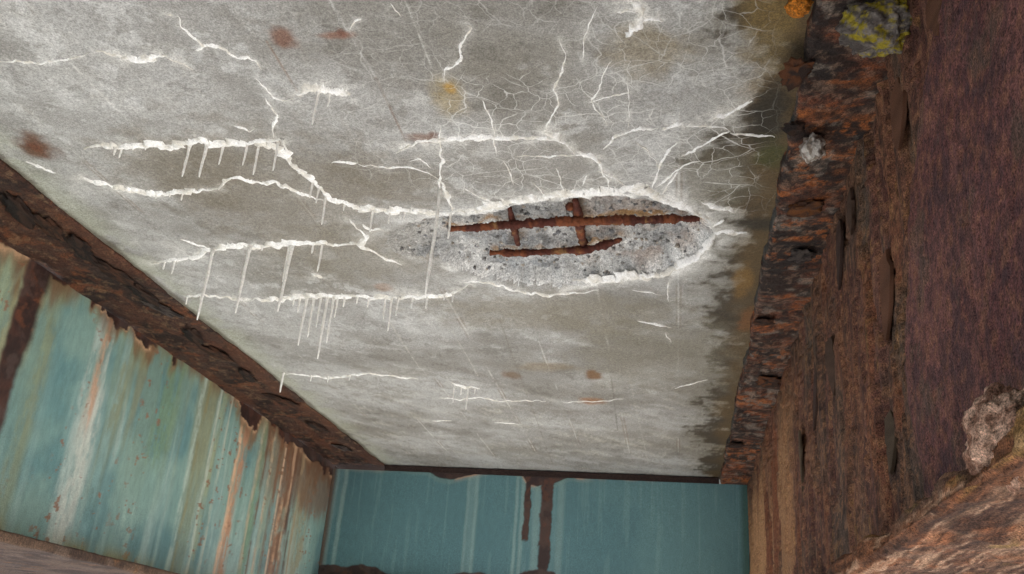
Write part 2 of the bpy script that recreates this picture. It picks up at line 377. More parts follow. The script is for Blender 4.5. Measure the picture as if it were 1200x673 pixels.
for ln, wd, cl, am in (([(60,50),(175,165)], .0022, (206, 204, 198), .8), ([(182,170),(205,200)], .0020, (196, 193, 186), .5), ([(215,82),(250,128)], .0018, (196, 194, 188), .5), ([(313,48),(352,112)], .0022, (128, 104, 84), .7),
    ([(385,0),(440,92)], .0022, (204, 202, 198), .6), ([(440,92),(476,168)], .0022, (116, 92, 74), .7), ([(590,200),(620,262)], .0018, (196, 194, 188), .4), ([(455,375),(492,432)], .003, (190, 186, 176), .5), ([(585,375),(648,545)], .003, (112, 106, 96), .5), ([(530,388),(560,440)], .003, (190, 186, 176), .5),
    ([(716,440),(724,505)], .003, (100, 96, 88), .6), ([(690,90),(676,60)], .002, (200, 198, 194), .4), ([(735,430),(760,545)], .003, (186, 182, 172), .4), ([(290,330),(345,385)], .0025, (192, 190, 182), .5), ([(250,260),(330,345)], .002, (186, 184, 178), .4), ([(110,230),(175,300)], .002, (196, 194, 188), .45), ([(265,0),(300,42)], .002, (198, 196, 190), .5)):
    lw = on_slab([p[0] for p in ln], [p[1] for p in ln])[:, :2]
    base = mix(base, lin(*cl), am*np.exp(-(seg_dist(X, Y, lw)/wd)**2)*(0.35+0.65*ss(.38, .58, n4)))
# lime bloom beside the seeping cracks
bloom = 0.9*np.exp(-dwide/0.024)*ss(0.44, 0.62, 0.5*n3+0.5*n4) + 0.45*np.exp(-dcrack/0.007)*ss(0.35, 0.6, n4)
base = mix(base, lin(226, 224, 218), np.clip(0.85*bloom, 0, 0.9))
rimw = np.exp(-np.abs(sdist+0.004)/(0.016+0.02*ss(720, 800, PX)))*ss(0.36, 0.56, fbm(X, Y, 16, 201, 4))*leftness
base = mix(base, lin(232, 231, 227), np.clip(rimw*1.1, 0, 0.95))
# pale greenish run-off along the left flange and dark damp fingers at the right flange
dl = X-XL_TIP; dr = XR_TIP-X
base = mix(base, lin(172, 174, 156), 0.6*ss(0.14, 0.02, dl+0.05*(n2-0.5))*ss(0.35, 0.6, n3+0.1))
base = mix(base, lin(80, 70, 52), 0.7*ss(0.022, 0.0, dl+0.03*(n3-0.5)))
fing = 0.6*fbm_s(X, Y, 5.0, 10.0, 301, 5, 0.65)+0.4*fbm(X, Y, 14, 303, 4, 0.6)
damp = ss(0.30, 0.02, dr+0.30*(fing-0.42))
base = mix(base, lin(110, 104, 84), 0.6*damp)
base = mix(base, lin(78, 70, 56), np.clip(ss(0.15, 0.05, dr+0.50*(fing-0.47)+.15*(n4-.5)), 0, 1)*0.7)
base = mix(base, lin(64, 55, 43), 0.85*ss(0.125, 0.05, dr+0.34*(fing-0.5)+0.16*(n4-0.5)+0.10*(n3-.5)))
base = mix(base, lin(140, 108, 56), 0.22*ss(0.10, 0.01, dr+0.2*(fbm_s(X, Y, 5, 7, 401, 3)-0.4)))
def blot(px, py, r, col, amt, sx=1.0, sy=1.0, seed=0):
    global base
    c = on_slab(px, py); rr = r/FPX*np.linalg.norm(c)
    dx = (X-c[0])/(rr*sx); dy = (Y-c[1])/(rr*sy*2.0)
    d = np.hypot(dx, dy)+0.9*(fbm(X, Y, 22, 500+seed, 4)-0.5)
    base = mix(base, col, amt*ss(1.15, 0.35, d))
for k, (px, py, r, col, a, sx, sy) in enumerate([
   (330,235,110,lin(118,110,96),.6,1.5,.8),(210,195,70,lin(116,108,94),.6,1.6,.6),(420,300,90,lin(120,113,98),.55,1.4,.5),(455,215,60,lin(118,110,96),.55,1.4,.6),(640,365,80,lin(124,116,98),.5,2.2,.5),(770,420,90,lin(126,120,104),.5,1.2,1),(620,190,70,lin(124,118,108),.45,1.6,.5),(840,210,50,lin(112,106,90),.6,1.2,1),
   (42,173,22,lin(96,62,40),.9,1.1,.7),(42,175,9,lin(104,62,42),.7,1,.7),(331,42,15,lin(116,82,66),.85,1.1,.7),(396,42,14,lin(128,88,70),.7,1.5,.3),(401,40,7,lin(112,74,60),.7,1,.8),
   (527,118,24,lin(148,130,88),.6,1.1,1),(527,104,10,lin(170,134,66),.75,.8,.6),(492,163,16,lin(112,78,58),.7,1.4,.4),(507,159,8,lin(100,62,44),.7,1,.6),
   (598,439,11,lin(108,82,56),.7,1.2,.8),(695,440,12,lin(116,82,48),.85,1.0,.9),(693,470,16,lin(140,100,66),.8,1.2,.5),(760,60,40,lin(128,116,92),.7,1.4,.7),(640,430,20,lin(130,112,84),.5,2,.5),
   (870,330,20,lin(136,104,56),.6,.7,1.2),(874,375,14,lin(130,84,48),.5,.8,1.5),(450,337,12,lin(140,106,80),.5,1.2,.6),(900,135,30,lin(48,44,36),.9,1.0,1.6),(905,180,22,lin(70,72,40),.8,1.2,.9),
   (890,262,22,lin(52,48,40),.85,1.3,.6),(900,15,45,lin(120,100,58),.6,.8,1.5)]):
    blot(px, py, r, col, a, sx, sy, k)
craze = ss(470, 560, PX)*ss(930, 880, PX)*ss(265, 225, PY)*(0.45+0.55*ss(0, 150, PY)) + 0.35*ss(330, 430, PX)*ss(260, 200, PY)*ss(560, 480, PX)
craze = np.clip(craze*ss(0.25, 0.45, fbm(X, Y, 5, 811, 3)), 0, 1)*0.80*(1-.75*ss(0.10, 0.02, dr))
craze[sdist > 0] = 0
faces = grid_faces(len(xs), len(ys), flip=True)
inmask = (sdist > 0.006)[faces].all(1)
mesh_obj('soffit', np.stack([X, Y, Z-H], 1), faces[~inmask], M_slab, deck, base, extra={'craze': craze})
# the broken hollow
sf = faces[inmask]; used = np.unique(sf); remap = np.full(len(X), -1); remap[used] = np.arange(len(used))
xu, yu, su, pxu, pyu = X[used], Y[used], sdist[used], PX[used], PY[used]
c = mix(np.tile(lin(164, 164, 163), (len(used), 1)), lin(202, 201, 198), ss(0.35, 0.65, fbm(xu, yu, 15, 611, 5, .6)))
c = mix(c, lin(120, 132, 146), 0.55*ss(0.50, 0.66, fbm(xu, yu, 6, 621, 4))*ss(720, 520, pxu)*ss(270, 300, pyu))
c = mix(c, lin(96, 96, 95), 0.6*ss(0.60, 0.70, fbm(xu, yu, 24, 631, 4, .6)))
c = mix(c, lin(170, 150, 136), 0.5*ss(0.5, 0.66, fbm(xu, yu, 10, 641, 4))*ss(640, 740, pxu))
c = mix(c, lin(238, 237, 234), 0.85*ss(0.060, 0.006, su+0.06*(fbm(xu, yu, 20, 651, 4)-.5))*ss(480, 560, pxu))
c = mix(c, lin(150, 147, 140), .8*ss(560, 455, pxu))
RUST_BAR = [((530,268),(560,265),(600,263),(660,259),(720,257),(775,256),(818,257))]
for line, amt in ((((530,268),(600,263),(720,258),(818,257)), .9), (((580,296),(640,296),(690,292),(725,281)), .8), (((598,244),(606,285)), .7), (((674,236),(685,290)), .7)):
    pw = on_slab([p[0] for p in line], [p[1] for p in line], H+0.03)[:, :2]
    d = seg_dist(xu, yu, pw)
    c = mix(c, lin(150, 112, 62), amt*np.exp(-(d/0.022)**2)*ss(0.32, 0.6, fbm(xu, yu, 18, 661, 4)))
mesh_obj('spalled_hollow', np.stack([xu, yu, Z[used]-H], 1), remap[sf], M_spall, deck, c)['label'] = 'rough spalled hollow of bare aggregate and cement'
# stones standing in the hollow: too small to pick apart
SV, SF, SC = [], [], []
cand = np.where((su > 0.02))[0]
for i in rng.choice(cand, 420):
    r = rng.uniform(0.003, 0.010); n = len(SV)
    q = rng.normal(size=(3, 3)); q, _ = np.linalg.qr(q)
    oc = np.array([(1, 0, 0), (-1, 0, 0), (0, 1, 0), (0, -1, 0), (0, 0, 1), (0, 0, -1)])*rng.uniform(.6, 1.2, (6, 1))*r
    SV += [tuple(v) for v in (oc@q)+np.array([xu[i], yu[i], Z[used][i]-H])]
    SF += [tuple(n+k for k in f) for f in ((0, 2, 4), (2, 1, 4), (1, 3, 4), (3, 0, 4), (2, 0, 5), (1, 2, 5), (3, 1, 5), (0, 3, 5))]
    cc = lin(*[(160, 158, 154), (128, 126, 124), (180, 170, 158), (200, 198, 194), (138, 138, 140)][rng.integers(5)])
    SC += [cc]*6
o = mesh_obj('exposed_aggregate', SV, SF, M_spall, deck, np.array(SC)); o['kind'] = 'stuff'
# rest of the slab: upper body, back part behind the eye, overhangs
conc = lin(150, 146, 136)
box('slab_body', (-2.6, Y_BACK, 0.075), (1.15, Y_END, 0.26), M_plain, deck)
box('soffit_strip', (x0, Y_BACK, 0.004), (x1, 0.552, 0.074), M_plain, deck)
# haunches over the flanges close the slab sides
box('haunch', (-2.22*H, Y_BACK, 0.012), (x0+0.01, Y_END, 0.0745), M_plain, deck)
box('haunch', (x1-0.01, Y_BACK, 0.012), (0.72*H, Y_END, 0.0745), M_plain, deck)

# white crusts along the cracks, each with its straws
def slab_z(x, y):
    i = np.clip(np.searchsorted(xs, x), 0, len(xs)-1); j = np.clip(np.searchsorted(ys, y), 0, len(ys)-1)
    return Z[i*len(ys)+j]
crusts = []
for ci, (pts, w) in enumerate(CR_):
    P, t = resample(np.array(pts, float), 2.2)
    P = P + np.stack([(vn(P[:, 0]/7, P[:, 1]/7, ci)-.5), (vn(P[:, 0]/7, P[:, 1]/7, ci+99)-.5)], 1)*min(5, 1.5+w*0.5)
    W = on_slab(P[:, 0], P[:, 1]); dist = np.linalg.norm(W, axis=1)
    wid = w/FPX*dist*0.5
    # the deposit keeps an even true width; rows further off look thinner in depth, so spread it along the slab
    prof = np.clip(np.sin(np.pi*np.clip(t, 0.02, 0.98))**0.45, .12, 1)*(0.45+1.1*vn(t*len(P)/3.2, t*0, ci*7+1))
    V = []; n = len(P)
    tg = np.gradient(W[:, :2], axis=0); tg /= np.linalg.norm(tg, axis=1)[:, None]+1e-9
    nr = np.stack([-tg[:, 1], tg[:, 0]], 1)
    spread = 1+0.9*np.abs(nr[:, 1])                 # crusts running across the bay creep downhill along it
    for i in range(n):
        hw = wid[i]*prof[i]*spread[i]*(0.95 if w > 4.2 else 0.78)
        a = hw*(0.5+0.95*rng.random()); b = hw*(0.5+0.95*rng.random())
        for s, h in ((-1, -.002), (-.55, .5), (0, .85), (.5, .55), (1, -.002)):
            q = W[i, :2]+nr[i]*(a if s < 0 else b)*s
            zz = min(slab_z(q[0], q[1]), H+0.007)
            V.append((q[0], q[1], zz-H-(0.0012+min(0.006, hw*0.55)*max(h, 0)*(0.6+0.8*rng.random())) if h > 0 else zz-H+0.0015))
    F = grid_faces(n, 5)
    V = np.array(V); ed = np.tile([1, .25, 0, .25, 1], n); qn = fbm(V[:, 0], V[:, 1], 38, ci, 4, .6)
    ct = mix(np.tile(lin(222, 218, 208), (len(V), 1)), lin(244, 243, 240), ss(.34, .52, qn)); ct = mix(ct, lin(186, 182, 174), .6*ed*ss(.56, .36, qn))
    ct = mix(ct, lin(186, 182, 172), .6*np.repeat(ss(.12, .0, np.minimum(t, 1-t)), 5))
    crusts.append(mesh_obj('efflorescence_crust', V, F, M_crust, deck, ct))
for k, (px, py, yb, w, ci) in enumerate(STRAW):
    p = on_slab(px, py); p[2] = slab_z(p[0], p[1])
    lo, hi = 0.0, 0.6
    for _ in range(40):
        m = (lo+hi)/2; _x, y_ = pix(p-np.array([0, 0, m]))
        if y_ < yb: lo = m
        else: hi = m
    r = w/FPX*np.linalg.norm(p)*0.5; L = hi
    n = 9; tt = np.linspace(0, 1, n)
    wob = np.cumsum(rng.normal(0, 0.012*L/n**.5, (n, 2)), 0)
    P = np.stack([p[0]+wob[:, 0], p[1]+wob[:, 1], p[2]-H+0.004-tt*(L+0.004)], 1)
    R = r*np.where(tt < .12, 1.6-5*tt, 1.0-0.35*tt)*(0.85+0.3*rng.random(n)); R[-1] *= 0.55
    V, F, _ = tube(P, R, 7, k, 0.06)
    mesh_obj('stalactite', V, F, M_straw, crusts[ci])
# bars bared by the spall
def bar(name, pts, w, zoff, seed, pinch=True, parent=deck):
    P, t = resample(np.array(pts, float), 1.7)
    W = on_slab(P[:, 0], P[:, 1], H+zoff); r = w/FPX*np.linalg.norm(W, axis=1)*0.5
    k = np.clip(np.minimum(t, 1-t)*9, 0.6 if pinch else .8, 1)*(0.66+0.5*vn(t*len(P)/4, t*0, seed)+0.22*vn(t*len(P)/1.3, t*0, seed+50))
    W[:, 2] += -H
    W[:, 2] += 0.004*(vn(t*9, t*0, seed+5)-.5)
    V, F, T = tube(W, r*k, 12, seed, 0.24)
    q = fbm(V[:, 0], V[:, 1]+V[:, 2], 30, seed, 4)
    col = mix(np.tile(lin(86, 46, 36), (len(V), 1)), lin(122, 70, 44), ss(.5, .68, q))
    col = mix(col, lin(150, 112, 72), ss(.66, .76, fbm(V[:, 0]+3, V[:, 1], 26, seed, 4))*.8)
    return mesh_obj(name, V, F, M_bar, parent, col)
bar('rebar', [(526,269),(560,266),(600,264),(660,260),(720,258),(775,257),(820,256)], 10.5, 0.002, 3)
bar('rebar', [(574,296),(600,297),(640,296),(690,292),(712,286),(728,280)], 8.5, 0.006, 4)
bar('tie_bar', [(597,244),(600,256),(603,270),(607,287)], 8.0, 0.022, 5, False)
bar('tie_bar', [(674,234),(678,256),(681,275),(685,292)], 9.5, 0.022, 6, False)
bar('tie_bar', [(666,241),(670,244)], 11.0, 0.018, 8, False)

# ------------------------------------------------------------------ left girder: teal paint, rust at the flange
gl = empty('steel_girder', (XL_WEB, 0, Z_BL))
tag(gl, 'painted steel girder with peeling teal web and dark rusty top flange, rust streaked', 'girder', None)
def loc(V, o): return np.asarray(V)-np.array(o.location)
def rust_tint(a, b, seed, dark=(58, 40, 32), mid=(96, 62, 44), hot=(150, 88, 44), grey=(92, 80, 76)):
    n = fbm(a, b, 8, seed, 6, .62); m = fbm(a, b, 21, seed+3, 5, .6); k = fbm(a, b, 4, seed+9, 5)
    c = mix(np.tile(lin(*dark), (len(a), 1)), lin(*mid), ss(.38, .62, n))
    c = mix(c, lin(*hot), .8*ss(.54, .68, m)*ss(.42, .60, k))
    return mix(c, lin(*grey), .7*ss(.55, .68, fbm(a, b, 13, seed+17, 5, .6)))
yl = [0.9]
while yl[-1] < Y_DIA+0.02: yl.append(yl[-1]+max(0.0045, 0.0045*(yl[-1]/2.0)**1.6))
yl = np.array(yl)
zl = np.linspace(Z_BL+0.03, ZL_FL+0.004, 260)
A, B = np.meshgrid(yl, zl, indexing='ij'); A = A.ravel(); B = B.ravel()
QX, QY = pix(np.stack([np.full(A.shape, XL_WEB), A, B], 1))
def web_edge(pts, x):
    W = on_x([p[0] for p in pts], [p[1] for p in pts], x); return W[:, 1], W[:, 2]
ey, ez = web_edge([(-60,235),(0,283),(22,288),(40,296),(66,322),(78,328),(92,324),(110,326),(122,345),(140,368),(165,366),(190,386),(215,405),(240,422),(265,440),(285,462),(300,478),(318,492),(335,505),(350,520),(366,536)], XL_WEB)
jag = -.010-.085*ss(.54, .70, fbm_s(A, B, 6, 2.5, 19, 4, .6))+0.045*(fbm(A, B, 14, 7, 5, .62)-.5)+0.05*(fbm_s(A, B, 14, 4, 17, 4, .5)-.5)
zb = np.interp(A, ey, ez)+jag
def vy(px, py): return on_x(px, py, XL_WEB)[1]
bare = ss(-0.004, 0.004, B-zb)
def strip(px, py, w0, seed, ztop, zbot, taper=0.5):
    """vertical band on the web below pixel (px,py): half width in metres, z range"""
    y = vy(px, py); t = np.clip((ztop-B)/(ztop-zbot), 0, 1)
    w = w0*(1-taper*t)*(0.6+0.8*fbm_s(A, B, 2, 9, seed, 4, .6))
    return ss(1.25, 0.75, np.abs(A-y+0.02*(fbm_s(A, B, 1, 7, seed+3, 4)-.5))/w)*ss(zbot-0.02, zbot+0.02, B+0.05*(fbm(A, B, 20, seed, 3)-.5))
zt = ZL_FL
bare = np.maximum(bare, strip(48, 310, 0.058, 5, zt, 0.40*H, .45))
bare = np.maximum(bare, strip(336, 520, 0.030, 6, zt, 0.60*H, .5)*.0)
bottom = ss(0.005, -0.005, B-(Z_BL+0.055+0.05*(fbm_s(A, B, 6, 6, 71, 4)-.5)))
bare = np.maximum(bare, bottom)
st1 = fbm_s(A, B, 9, .8, 31, 5, .55); st2 = fbm_s(A, B, 55, 1.6, 37, 4, .6); st3 = fbm_s(A, B, 9, .7, 43, 4, .6)
pt = mix(np.tile(lin(106, 146, 146), (len(A), 1)), lin(138, 170, 160), ss(.35, .68, fbm(A, B, 3.5, 47, 5)))
pt = mix(pt, lin(180, 204, 194), .7*ss(.9*H, .25*H, B)*ss(.35, .62, st3))
pt = mix(pt, lin(134, 156, 138), .6*ss(.52, .66, st1)*ss(.30*H, .75*H, B))
pt = mix(pt, lin(196, 212, 204), .30*ss(.60, .74, st2)*ss(.45, .6, st3))
pt = mix(pt, lin(150, 144, 104), .6*ss(.56, .70, fbm_s(A, B, 8, .9, 53, 4))*ss(.3*H, .8*H, B))
pt = mix(pt, lin(160, 150, 96), .6*ss(0.13, 0.0, zb-B+.05*(st2-.5)))
def band(px, py, w, col, amt, z0=None, z1=None, seed=0):
    global pt
    y = vy(px, py); d = np.abs(A-y+0.03*(fbm_s(A, B, 2, 5, 700+seed, 4)-.5))/w
    a = amt*ss(1.2, .35, d)*(0.25+0.75*ss(.36, .56, fbm_s(A, B, 34, 9, 730+seed, 5, .65)))
    if z0 is not None: a = a*ss(z0-.06, z0+.06, B)
    if z1 is not None: a = a*ss(z1+.06, z1-.06, B)
    pt = mix(pt, col, a)
band(22, 340, .05, lin(168, 160, 116), .65, seed=1); band(68, 360, .05, lin(146, 152, 116), .6, seed=2); band(3, 330, .05, lin(166, 176, 140), .7, seed=22)
band(124, 420, .062, lin(206, 210, 198), .9, None, .75*H, 3); band(128, 385, .028, lin(206, 164, 134), .85, .62*H, None, 4); band(108, 430, .03, lin(196, 208, 198), .6, seed=5)
band(152, 400, .03, lin(150, 190, 190), .5, seed=6); band(160, 560, .05, lin(172, 200, 186), .7, .30*H, .46*H, 7)
band(205, 440, .10, lin(128, 152, 110), .6, .6*H, None, 8); band(236, 470, .022, lin(186, 204, 190), .8, seed=9); band(250, 460, .06, lin(150, 152, 118), .45, seed=10)
band(262, 470, .03, lin(168, 176, 140), .6, seed=11); band(290, 500, .046, lin(196, 148, 116), .95, seed=12); band(285, 500, .022, lin(236, 190, 150), .8, seed=13)
band(312, 510, .045, lin(130, 158, 118), .6, seed=14); band(325, 520, .05, lin(168, 176, 150), .6, seed=15); band(342, 530, .11, lin(136, 94, 70), .9, seed=16); band(338, 540, .025, lin(216, 170, 132), .9, None, .7*H, 17)
band(349, 530, .03, lin(84, 52, 38), .9, .55*H, None, 18); band(362, 560, .10, lin(164, 150, 116), .7, seed=19)
far = ss(vy(285, 500), vy(345, 520), A)
pt = mix(pt, lin(128, 92, 70), .75*far*ss(.40, .58, .5*fbm_s(A, B, 12, 2, 761, 5, .6)+.5*ss(.45*H, 1.0*H, B)))
pt = mix(pt, lin(120, 82, 58), .8*ss(.10, .0, zb-B+.12*(fbm_s(A, B, 22, 3, 763, 4, .6)-.5)))
for px_, w_, cl, am in ((303, .018, (196, 180, 150), .8), (311, .014, (120, 84, 62), .8), (318, .016, (206, 182, 150), .8), (327, .018, (134, 92, 66), .8), (333, .012, (222, 190, 158), .9), (345, .014, (214, 176, 142), .8), (352, .016, (104, 70, 52), .8), (356, .02, (176, 150, 116), .8), (244, .012, (204, 212, 196), .7), (228, .014, (150, 140, 96), .6), (258, .012, (206, 206, 184), .6), (95, .014, (206, 212, 200), .6)):
    band(px_, 540, w_, lin(*cl), am, seed=px_)
chip = ss(.70, .73, fbm(A, B, 34, 765, 4, .6))*ss(.40, .60, fbm_s(A, B, 7, 1.2, 767, 3))
pt = mix(pt, lin(150, 104, 76), .85*chip); bare = np.maximum(bare, .0*chip)
pt = mix(pt, lin(170, 150, 84), .7*ss(0.07, 0.0, B-(Z_BL+0.06))*ss(.35, .6, st1))
rim = np.exp(-np.abs(B-zb+0.008)/0.010)*ss(.42, .58, fbm(A, B, 10, 59, 4))
pt = mix(pt, lin(216, 176, 138), .9*np.clip(rim, 0, 1))
rt = rust_tint(A, B, 81, (50, 32, 28), (80, 50, 40), (112, 66, 44), (84, 66, 60))
rt = mix(rt, lin(112, 96, 60), bottom*.6*ss(.45, .6, st1))
col = mix(pt, rt, 0)*(1-bare[:, None])+rt*bare[:, None]
disp = -0.0025*bare*1.0 + 0.004*bare*(fbm(A, B, 24, 93, 4)-.5) + 0.004*(fbm(A, B, 2.5, 95, 3)-.5)
V = np.stack([XL_WEB+disp, A, B], 1)
mesh_obj('web', loc(V, gl), grid_faces(len(yl), len(zl)), M_paint, gl, col)
box('web_core', loc((XL_WEB-0.016, Y_BACK, Z_BL+0.028), gl), loc((XL_WEB-0.008, Y_END, ZL_FL+0.002), gl), M_rust, gl, lin(80, 56, 46))
# top flange: underside and tip as one rusty skin
def flange(name, prof, y0, y1, seed, amp, parent, cols, mat=M_rust, step=0.006, stretch=(1, 1), nd=(0, 0, 1), tintf=None):
    """prof: list of (x,z) round the visible skin; displaced along the skin's own normal"""
    P, t = resample(np.array(prof, float), step)
    yv = [y0]
    while yv[-1] < y1: yv.append(yv[-1]+max(step, step*(max(yv[-1], .1)/2.0)**1.5))
    yv = np.array(yv); yv[-1] = y1
    tg = np.gradient(P, axis=0); tg /= np.linalg.norm(tg, axis=1)[:, None]+1e-9; nr = np.stack([tg[:, 1], -tg[:, 0]], 1)
    s = t*np.sum(np.linalg.norm(np.diff(np.array(prof, float), axis=0), axis=1))
    S, YY = np.meshgrid(s, yv, indexing='ij')
    dd = (fbm(S*stretch[0], YY*stretch[1], 9, seed, 6, .62)-.42)*amp + np.maximum(0, fbm(S*stretch[0]+5, YY*stretch[1], 5, seed+40, 4)-.52)*amp*1.6
    fade = np.ones_like(dd); 
    V = np.stack([P[:, 0:1]+nr[:, 0:1]*dd, YY, P[:, 1:2]+nr[:, 1:2]*dd], -1).reshape(-1, 3)
    c = rust_tint(S.ravel()*stretch[0], YY.ravel()*stretch[1], seed+7, *cols)
    if tintf is not None: c = tintf(c, S.ravel(), YY.ravel(), dd.ravel())
    return mesh_obj(name, loc(V, parent), grid_faces(len(P), len(yv)), mat, parent, c)
def tl(c, s, y, d):
    c = mix(c, lin(140, 112, 84), .45*ss(.60, .70, fbm(s, y, 40, 900, 4, .65)))
    c = mix(c, lin(104, 64, 44), .5*ss(.54, .66, fbm_s(s, y, 14, 2.2, 905, 4)))
    return mix(c, lin(176, 168, 146), .6*ss(.012, .0, s)*ss(.5, .62, fbm(s, y, 9, 910, 4)))
fl_l = flange('top_flange', [(XL_TIP-0.004, H+0.012), (XL_TIP, ZL_FL+0.006), (XL_TIP-0.006, ZL_FL), (XL_WEB-0.004, ZL_FL)], 0.75, Y_DIA+0.02, 11, 0.020, gl, ((48, 34, 29), (78, 52, 41), (116, 70, 44), (76, 58, 50)), tintf=tl)
box('top_flange_core', loc((2*XL_WEB-XL_TIP, Y_BACK, ZL_FL+0.010), gl), loc((XL_TIP-0.012, Y_END, H+0.0105), gl), M_rust, gl, lin(80, 56, 46))
XBL = XL_TIP+0.0
flange('bottom_flange', [(XL_WEB, Z_BL+0.032), (XBL-0.004, Z_BL+0.030), (XBL, Z_BL+0.026), (XBL, Z_BL+0.004), (XBL-0.005, Z_BL), (-2.22*H, Z_BL-0.002)], 0.75, Y_DIA+0.02, 13, 0.006, gl, ((68, 50, 40), (98, 76, 60), (112, 78, 50), (108, 88, 74)),
       tintf=lambda c, s, y, d: mix(c, lin(70, 56, 46), .8*ss(.2, .24, s)*ss(.29, .26, s)))
box('bottom_flange_core', loc((-2.21*H, Y_BACK, Z_BL+0.006), gl), loc((XBL-0.008, Y_END, Z_BL+0.026), gl), M_rust, gl, lin(120, 96, 84))

# ------------------------------------------------------------------ diaphragm
dg = empty('steel_diaphragm', (0.5*(XL_WEB+XR_WEB), Y_DIA, 0.42*H))
tag(dg, 'teal painted steel cross diaphragm closing the bay beneath the slab between both girders', 'diaphragm')
DX0, DX1 = XL_WEB+0.004, XR_WEB-0.004
xd = np.linspace(DX0, DX1, 520); zd = np.linspace(0.42*H, 0.966*H, 170)
A, B = np.meshgrid(xd, zd, indexing='ij'); A = A.ravel(); B = B.ravel()
def dxz(px, py):
    w = on_y(np.array(px, float), np.array(py, float), Y_DIA); return w[..., 0], w[..., 2]
ex, ez = dxz([372,385,400,440,470,480,498,510,528,555,575,590,610,618,630,650,668,680,700,760,890], [545,545,546,549,548,550,551,558,562,556,551,551,553,568,570,566,558,560,560,561,563])
zb = np.interp(A, ex, ez)+0.012*(fbm(A, B, 16, 5, 4)-.5)
bare = ss(-.004, .004, B-zb)
def dstrip(px, w, ptop, pbot, seed):
    global bare
    x, zt_ = dxz(px, ptop); _, zb_ = dxz(px, pbot)
    hw = w/FPX*5.4*.5*(.55+.9*fbm_s(A, B, 4, 22, seed, 4, .6))
    x = x + 0.012*(fbm_s(A, B, 1, 12, seed+5, 3)-.5)
    bare = np.maximum(bare, ss(1.15, .85, np.abs(A-x)/hw)*ss(zb_-.012, zb_+.012, B+.04*(fbm(A, B, 30, seed, 3)-.5)))
dstrip(620, 7, 560, 634, 3); dstrip(642, 12, 560, 640, 4); dstrip(637, 12, 655, 673, 6)
bx_, bz_ = dxz([365,385,405,425,440,452,470,500,520,540,560,590,605,615,635,650,665,890], [662,661,664,661,665,672,677,678,674,672,671,675,675,669,667,671,690,700])
low = np.interp(A, bx_, bz_)+0.02*(fbm(A, B, 22, 15, 4)-.5)
bare = np.maximum(bare, ss(.004, -.004, B-low))
pt = mix(np.tile(lin(88, 126, 132), (len(A), 1)), lin(99, 137, 141), ss(.35, .65, fbm_s(A, B, 2.5, 1.5, 21, 5)))
s2 = fbm_s(A, B, 45, 2, 25, 4, .6)
pt = mix(pt, lin(150, 184, 180), .15*ss(.60, .72, s2))
for px, w, a in ((388, 6, .35), (398, 7, .5), (552, 16, .22), (546, 5, .3), (556, 5, .3), (604, 5, .45), (611, 6, .4), (628, 12, .35), (656, 12, .3)):
    x, _ = dxz(px, 610); pt = mix(pt, lin(160, 186, 178), a*ss(1.1, .2, np.abs(A-x+.01*(fbm_s(A, B, 1, 8, 27, 3)-.5))/(w/FPX*5.4*.5)))
pt = mix(pt, lin(140, 162, 150), .25*ss(.018, .0, np.abs(zb-B-.018))*ss(700, 690, pix(np.stack([A, A*0+Y_DIA, B], 1))[0]) + .35*ss(.010, 0, np.abs(zb-B-.004)))
edge = np.exp(-np.abs(B-zb+.004)/.006)*ss(.40, .52, fbm(A, B, 6, 29, 3))
pt = mix(pt, lin(206, 160, 132), .9*edge)
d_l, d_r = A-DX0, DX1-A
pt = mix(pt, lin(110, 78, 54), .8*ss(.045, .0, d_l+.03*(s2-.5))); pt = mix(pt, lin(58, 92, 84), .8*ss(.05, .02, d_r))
rt = rust_tint(A, B, 33, (58, 42, 40), (78, 58, 52), (96, 62, 48), (84, 68, 62))
col = pt*(1-bare[:, None])+rt*bare[:, None]
V = np.stack([A, Y_DIA+0.004*bare+0.006*(fbm(A, B, 2, 35, 3)-.5), B], 1)
mesh_obj('plate', loc(V, dg), grid_faces(len(xd), len(zd), flip=False), M_dia, dg, col)
box('plate_core', loc((DX0, Y_DIA+.012, .42*H), dg), loc((DX1, Y_DIA+.022, .966*H), dg), M_rust, dg, lin(80, 60, 54))
box('top_edge', loc((XL_TIP+.004, Y_DIA-.006, .967*H), dg), loc((XR_TIP-.004, Y_DIA+.10, H-.006), dg), M_rust, dg, lin(56, 42, 38))
box('bottom_flange', loc((DX0, Y_DIA-.08, .395*H), dg), loc((DX1, Y_DIA+.10, .418*H), dg), M_rust, dg, lin(90, 66, 58))

# ------------------------------------------------------------------ right girder: rusted all over
gr = empty('steel_girder', (XR_WEB, 0, Z_BR))
tag(gr, 'heavily corroded brown steel girder with delaminating rust flakes, all paint gone', 'girder')
yr = [0.55]
while yr[-1] < Y_DIA+.02: yr.append(yr[-1]+max(.0045, .0045*(yr[-1]/1.2)**1.6))
yr = np.array(yr); zr = np.linspace(Z_BR+.02, ZR_FL+.004, 300)
A, B = np.meshgrid(yr, zr, indexing='ij'); A = A.ravel(); B = B.ravel()
QX, QY = pix(np.stack([np.full(A.shape, XR_WEB), A, B], 1))
st = fbm_s(A, B, 26, 3.2, 7, 5, .6); st2 = fbm_s(A, B, 9, 1.6, 17, 5, .6); big = fbm(A, B, 3, 27, 5, .55); fine = fbm_s(A, B, 40, 12, 37, 5, .65)
